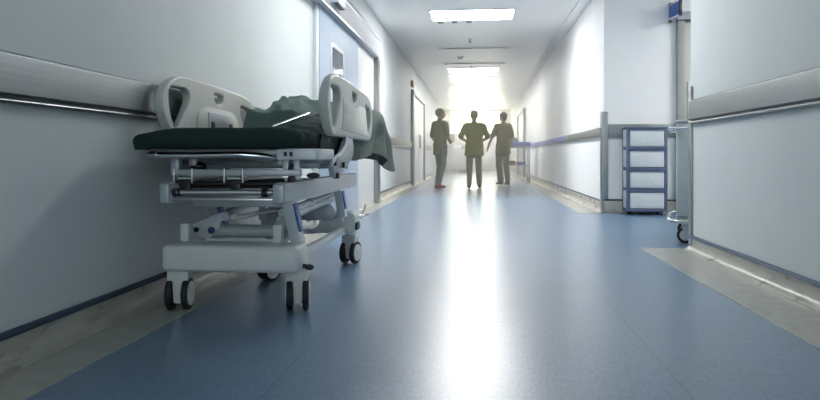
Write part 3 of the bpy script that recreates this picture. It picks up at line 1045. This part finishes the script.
# ------------------------------------------------------------------ far equipment
W = thing('medical_cart', 'white medical cart with a brown screen, far off between two of the people', 'medical cart', (-1.1, 27.2, 0))
MB().box(-1.33, -.91, 26.95, 27.5, .14, 1.18, .02, 3).build('body', M_white, W)
bs = MB()
bs.box(-1.35, -.89, 26.92, 27.53, .10, .15, .012)
bs.build('base', M_brown, W)
for z in (.42, .70, .95):
    d = MB().box(-1.31, -.93, 26.925, 26.96, z, z + .22, .008).build('drawer', M_white, W)
    MB().box(-1.2, -1.04, 26.905, 26.93, z + .15, z + .175, .004).build('handle', M_vent, d)
for x in (-1.29, -.95):
    for y in (27.0, 27.45):
        MB().tube((x - .02, y, .055), (x + .02, y, .055), .055, seg=20).build('caster', M_brownshoe, W)
mn = MB().box(-1.36, -.92, 27.1, 27.16, 1.25, 1.64, .012).build('monitor', M_white, W)
MB().box(-1.335, -.945, 27.09, 27.105, 1.28, 1.615).build('screen', M_screen, mn)
MB().tube((-1.13, 27.18, 1.17), (-1.13, 27.18, 1.45), .03).build('monitor_stand', M_vent, W)

V = thing('equipment_cabinet', 'low white equipment cabinet with a small screen, at the corridor end', 'cabinet', (-.5, 27.6, 0))
MB().box(-.80, -.18, 27.35, 27.9, .12, .96, .02, 3).build('body', M_white, V)
MB().box(-.81, -.17, 27.34, 27.91, .0, .12, .01).build('plinth', M_brown, V)
for x in (-.785, -.485):
    d = MB().box(x, x + .285, 27.325, 27.36, .15, .93, .006).build('door', M_white, V)
    MB().box(x + .24, x + .255, 27.31, 27.33, .5, .65, .003).build('handle', M_steel, d)
s_ = MB().box(-.68, -.46, 27.5, 27.58, .96, 1.17, .01).build('display', M_white, V)
MB().box(-.665, -.475, 27.49, 27.505, .985, 1.15).build('screen', M_screen, s_)

# ------------------------------------------------------------------ people
def fused(mb, voxel, smooth_it=4):
    me = bpy.data.meshes.new('f')
    mb.bm.to_mesh(me)
    mb.bm.free()
    o = bpy.data.objects.new('f', me)
    C.objects.link(o)
    r = o.modifiers.new('r', 'REMESH')
    r.mode = 'VOXEL'
    r.voxel_size = voxel
    s = o.modifiers.new('s', 'SMOOTH')
    s.factor = .5
    s.iterations = smooth_it
    out = baked(o)
    return out


def person(label, loc, rotz, h, top_m, leg_m, shoe_m, head_m, arms, legs, width=1.0, hair=False, head_turn=0):
    """faces +Y at rotz 0; arms: per side (elbow, wrist); legs: per side (knee, ankle, toe yaw)"""
    k = h / 1.72
    P = thing('person', label, 'person', loc, 'people walking away down the corridor')
    W_ = width
    z = lambda v: v
    body = MB()
    # trunk and neck
    body.ball((0, 0, .97), .15, (1.05 * W_, .75, .8), 3)
    body.limb((0, .0, 1.02), (0, .01, 1.20), .125, .130, (1.1 * W_, .75, 1))
    body.limb((0, .01, 1.20), (0, -.01, 1.36), .130, .120, (1.25 * W_, .78, 1))
    body.limb((-.13 * W_, -.01, 1.405), (.13 * W_, -.01, 1.405), .062, .062)
    body.limb((0, -.015, 1.40), (0, .0, 1.53), .058, .052)
    # head with face
    hm = Matrix.Translation((0, .01, 1.615)) @ Matrix.Rotation(head_turn, 4, 'Z')
    hb_ = MB()
    hb_.ball((0, -.005, .015), .098, (.80, 1.0, 1.08), 3)
    hb_.ball((0, .030, -.045), .066, (.86, .95, 1.0), 3)
    hb_.ball((0, .062, -.082), .030, (1.1, .8, .8), 2)
    hb_.limb((0, .098, .008), (0, .114, -.028), .010, .015)
    hb_.ball((0, .090, -.055), .018, (1.5, .7, .45), 2)
    for sx in (-1, 1):
        hb_.ball((sx * .080, -.005, -.005), .030, (.35, .7, 1.1), 2)
        hb_.ball((sx * .032, .086, .012), .013, (1.2, .6, .7), 2)
    hb_.bm.transform(hm)
    me_ = bpy.data.meshes.new('h'); hb_.bm.to_mesh(me_); hb_.bm.free()
    body.bm.from_mesh(me_); bpy.data.meshes.remove(me_)
    sleeve = MB()
    for sx, (el, wr) in zip((-1, 1), arms):
        sh = Vector((sx * .175 * W_, -.01, 1.395))
        el, wr = Vector(el), Vector(wr)
        body.limb(sh, el, .050, .041)
        body.limb(el, wr, .041, .029)
        d = (wr - el).normalized()
        side = Vector((0, 1, 0)) - d * d.y
        side.normalize()
        out_ = d.cross(side)
        pm = wr + d * .055
        body.limb(wr, pm, .028, .030, n=4)
        for q in (-.026, -.009, .009, .026):
            a0 = pm + side * q + d * .02
            ln = .042 - abs(q - .006) * .35
            a1 = a0 + d * ln + out_ * (-sx * .006)
            a2 = a1 + d * ln * .8 + out_ * (-sx * .014)
            body.limb(a0, a1, .0095, .009)
            body.limb(a1, a2, .009, .0075)
        th0 = wr + d * .025 + side * .024
        th1 = th0 + d * .03 + side * .026
        body.limb(th0, th1, .012, .010)
        body.limb(th1, th1 + d * .03 + side * .006, .010, .008)
        sleeve.limb(sh, sh.lerp(el, .88), .066, .064)
    for sx, (kn, an, ty) in zip((-1, 1), legs):
        hp = Vector((sx * .088, 0, .93))
        body.limb(hp, kn, .082, .052)
        body.limb(kn, an, .052, .034)
    me = fused(body, .0085, 3)
    o = link_mesh('body', me, M_skin, None, 180)
    o.parent = P
    # scrub top with a loose hem
    tp = MB()
    tp.limb((0, 0, .77), (0, 0, 1.02), .182, .158, (1.10 * W_, .82, .5))
    tp.limb((0, 0, 1.02), (0, .01, 1.20), .152, .148, (1.10 * W_, .80, .8))
    tp.limb((0, .01, 1.20), (0, -.01, 1.36), .148, .132, (1.24 * W_, .82, .8))
    tp.limb((-.15 * W_, -.01, 1.402), (.15 * W_, -.01, 1.402), .074, .074)
    tp.limb((0, -.015, 1.42), (0, -.01, 1.465), .078, .066, n=4)
    me2 = bpy.data.meshes.new('s'); sleeve.bm.to_mesh(me2); sleeve.bm.free()
    tp.bm.from_mesh(me2); bpy.data.meshes.remove(me2)
    me = fused(tp, .012, 5)
    for v in me.vertices:
        c = v.co
        w = noise.noise(Vector((c.x * 7, c.y * 7, c.z * 4))) * .012
        v.co = c + Vector((c.x, c.y, 0)).normalized() * w
    o = link_mesh('scrub_top', me, top_m, None, 180); o.parent = P
    tr_ = MB()
    tr_.ball((0, 0, .95), .155, (1.05 * W_, .82, .8), 3)
    for sx, (kn, an, ty) in zip((-1, 1), legs):
        hp = Vector((sx * .088, 0, .93))
        kn, an = Vector(kn), Vector(an)
        tr_.limb(hp, kn, .098, .074)
        tr_.limb(kn, kn.lerp(an, .97), .074, .062)
    me = fused(tr_, .012, 4)
    for v in me.vertices:
        c = v.co
        v.co = c + Vector((noise.noise(c * 8), noise.noise(c * 8 + Vector((5, 5, 5))), 0)) * .008
    o = link_mesh('trousers', me, leg_m, None, 180); o.parent = P
    for sx, (kn, an, ty) in zip((-1, 1), legs):
        an = Vector(an)
        s = MB()
        m = Matrix.Translation((an.x, an.y, an.z - .075)) @ Matrix.Rotation(ty, 4, 'Z')
        s.limb((0, -.05, .04), (0, .06, .036), .042, .046, (1, 1, .95))
        s.limb((0, .06, .036), (0, .15, .030), .046, .036, (1.05, 1, .85))
        s.limb((0, -.02, .07), (0, .01, .075), .042, .040)
        s.bm.transform(m)
        me = fused(s, .008, 3)
        for v in me.vertices:
            v.co.z = max(v.co.z, an.z - .073)
        o = link_mesh('shoe', me, shoe_m, None, 60); o.parent = P
    cp = MB()
    cp.ball((0, -.014, .038), .108, (.86, 1.02, .92), 3)
    if hair:
        cp.ball((0, -.065, -.02), .07, (.95, .6, 1.1), 2)
    cp.bm.transform(hm)
    me = fused(cp, .009, 3)
    o = link_mesh('hair' if hair else 'cap', me, head_m, None, 180); o.parent = P
    P.rotation_euler.z = rotz
    P.scale = (k, k, k)
    return P


person('left person in olive scrubs and red shoes, narrow stance beside the doorway', (-.80, 14.1, 0), R(-38), 1.72, M_scrub2, M_trouser, M_pinkshoe, M_cap,
       (((-.235, -.01, 1.13), (-.20, .16, .95)), ((.225, -.03, 1.13), (.13, .17, 1.02))),
       (((-.085, .09, .50), (-.085, .01, .09), R(10)), ((.095, -.02, .50), (.09, -.17, .085), R(-20))), .92, False, R(-25))
person('middle person in olive scrubs, broad back turned, arms slightly out', (-.06, 14.05, 0), R(3), 1.66, M_scrub, M_trouser2, M_brownshoe, M_cap,
       (((-.31, -.05, 1.14), (-.17, .16, 1.06)), ((.31, -.05, 1.14), (.17, .16, 1.06))),
       (((-.105, .03, .50), (-.115, -.06, .085), R(4)), ((.10, .08, .50), (.12, .04, .085), R(-8))), 1.18, False, 0)
person('right person in dark olive scrubs walking close to the blue topped trolley', (.62, 15.6, 0), R(22), 1.74, M_scrub2, M_trouser2, M_brownshoe, M_hair,
       (((-.29, -.04, 1.15), (-.36, .02, .93)), ((.24, .02, 1.13), (.245, .14, .90))),
       (((-.07, .10, .50), (-.055, .03, .09), R(6)), ((.075, -.01, .50), (.065, -.12, .085), R(-4))), 1.0, True, R(15))

# ------------------------------------------------------------------ haze added in the far half for the backlight glare
hz = bpy.data.materials.new('glare_haze')
hz.use_nodes = True
nt = hz.node_tree
nt.nodes.clear()
om = nt.nodes.new('ShaderNodeOutputMaterial')
vs = nt.nodes.new('ShaderNodeVolumeScatter')
vs.inputs['Color'].default_value = (1.0, .98, .92, 1)
vs.inputs['Density'].default_value = 0.10
vs.inputs['Anisotropy'].default_value = 0.05
nt.links.new(vs.outputs[0], om.inputs['Volume'])
h_ = MB().box(XL + .002, XR - .002, 10.6, YE - .005, .003, ZC - .002).build('haze', hz, None)
h_['kind'] = 'stuff'
h_['label'] = 'pale haze added for the backlight glare in the far half of the corridor'
h_['category'] = 'haze'

# ------------------------------------------------------------------ light
w = bpy.data.worlds.new('World')
S.world = w
w.use_nodes = True
bg = w.node_tree.nodes['Background']
bg.inputs[0].default_value = (0.84, 0.96, 1.0, 1)
bg.inputs[1].default_value = 1.15

# ------------------------------------------------------------------ camera
cam = bpy.data.cameras.new('Camera')
co = bpy.data.objects.new('Camera', cam)
C.objects.link(co)
F = 645.0
cam.sensor_fit = 'HORIZONTAL'
cam.sensor_width = 36.0
cam.lens = 36.0 * F / 820.0
cam.shift_y = -44.0 / 820.0
cam.clip_start = .05
cam.clip_end = 200
co.location = (0, 0, .70)
co.rotation_euler = (PI / 2, 0, math.atan(67.0 / F))
S.camera = co

S.view_settings.view_transform = 'Standard'
S.view_settings.look = 'None'
S.view_settings.gamma = 1.0
S.view_settings.use_curve_mapping = False
S.view_settings.exposure = 0.85
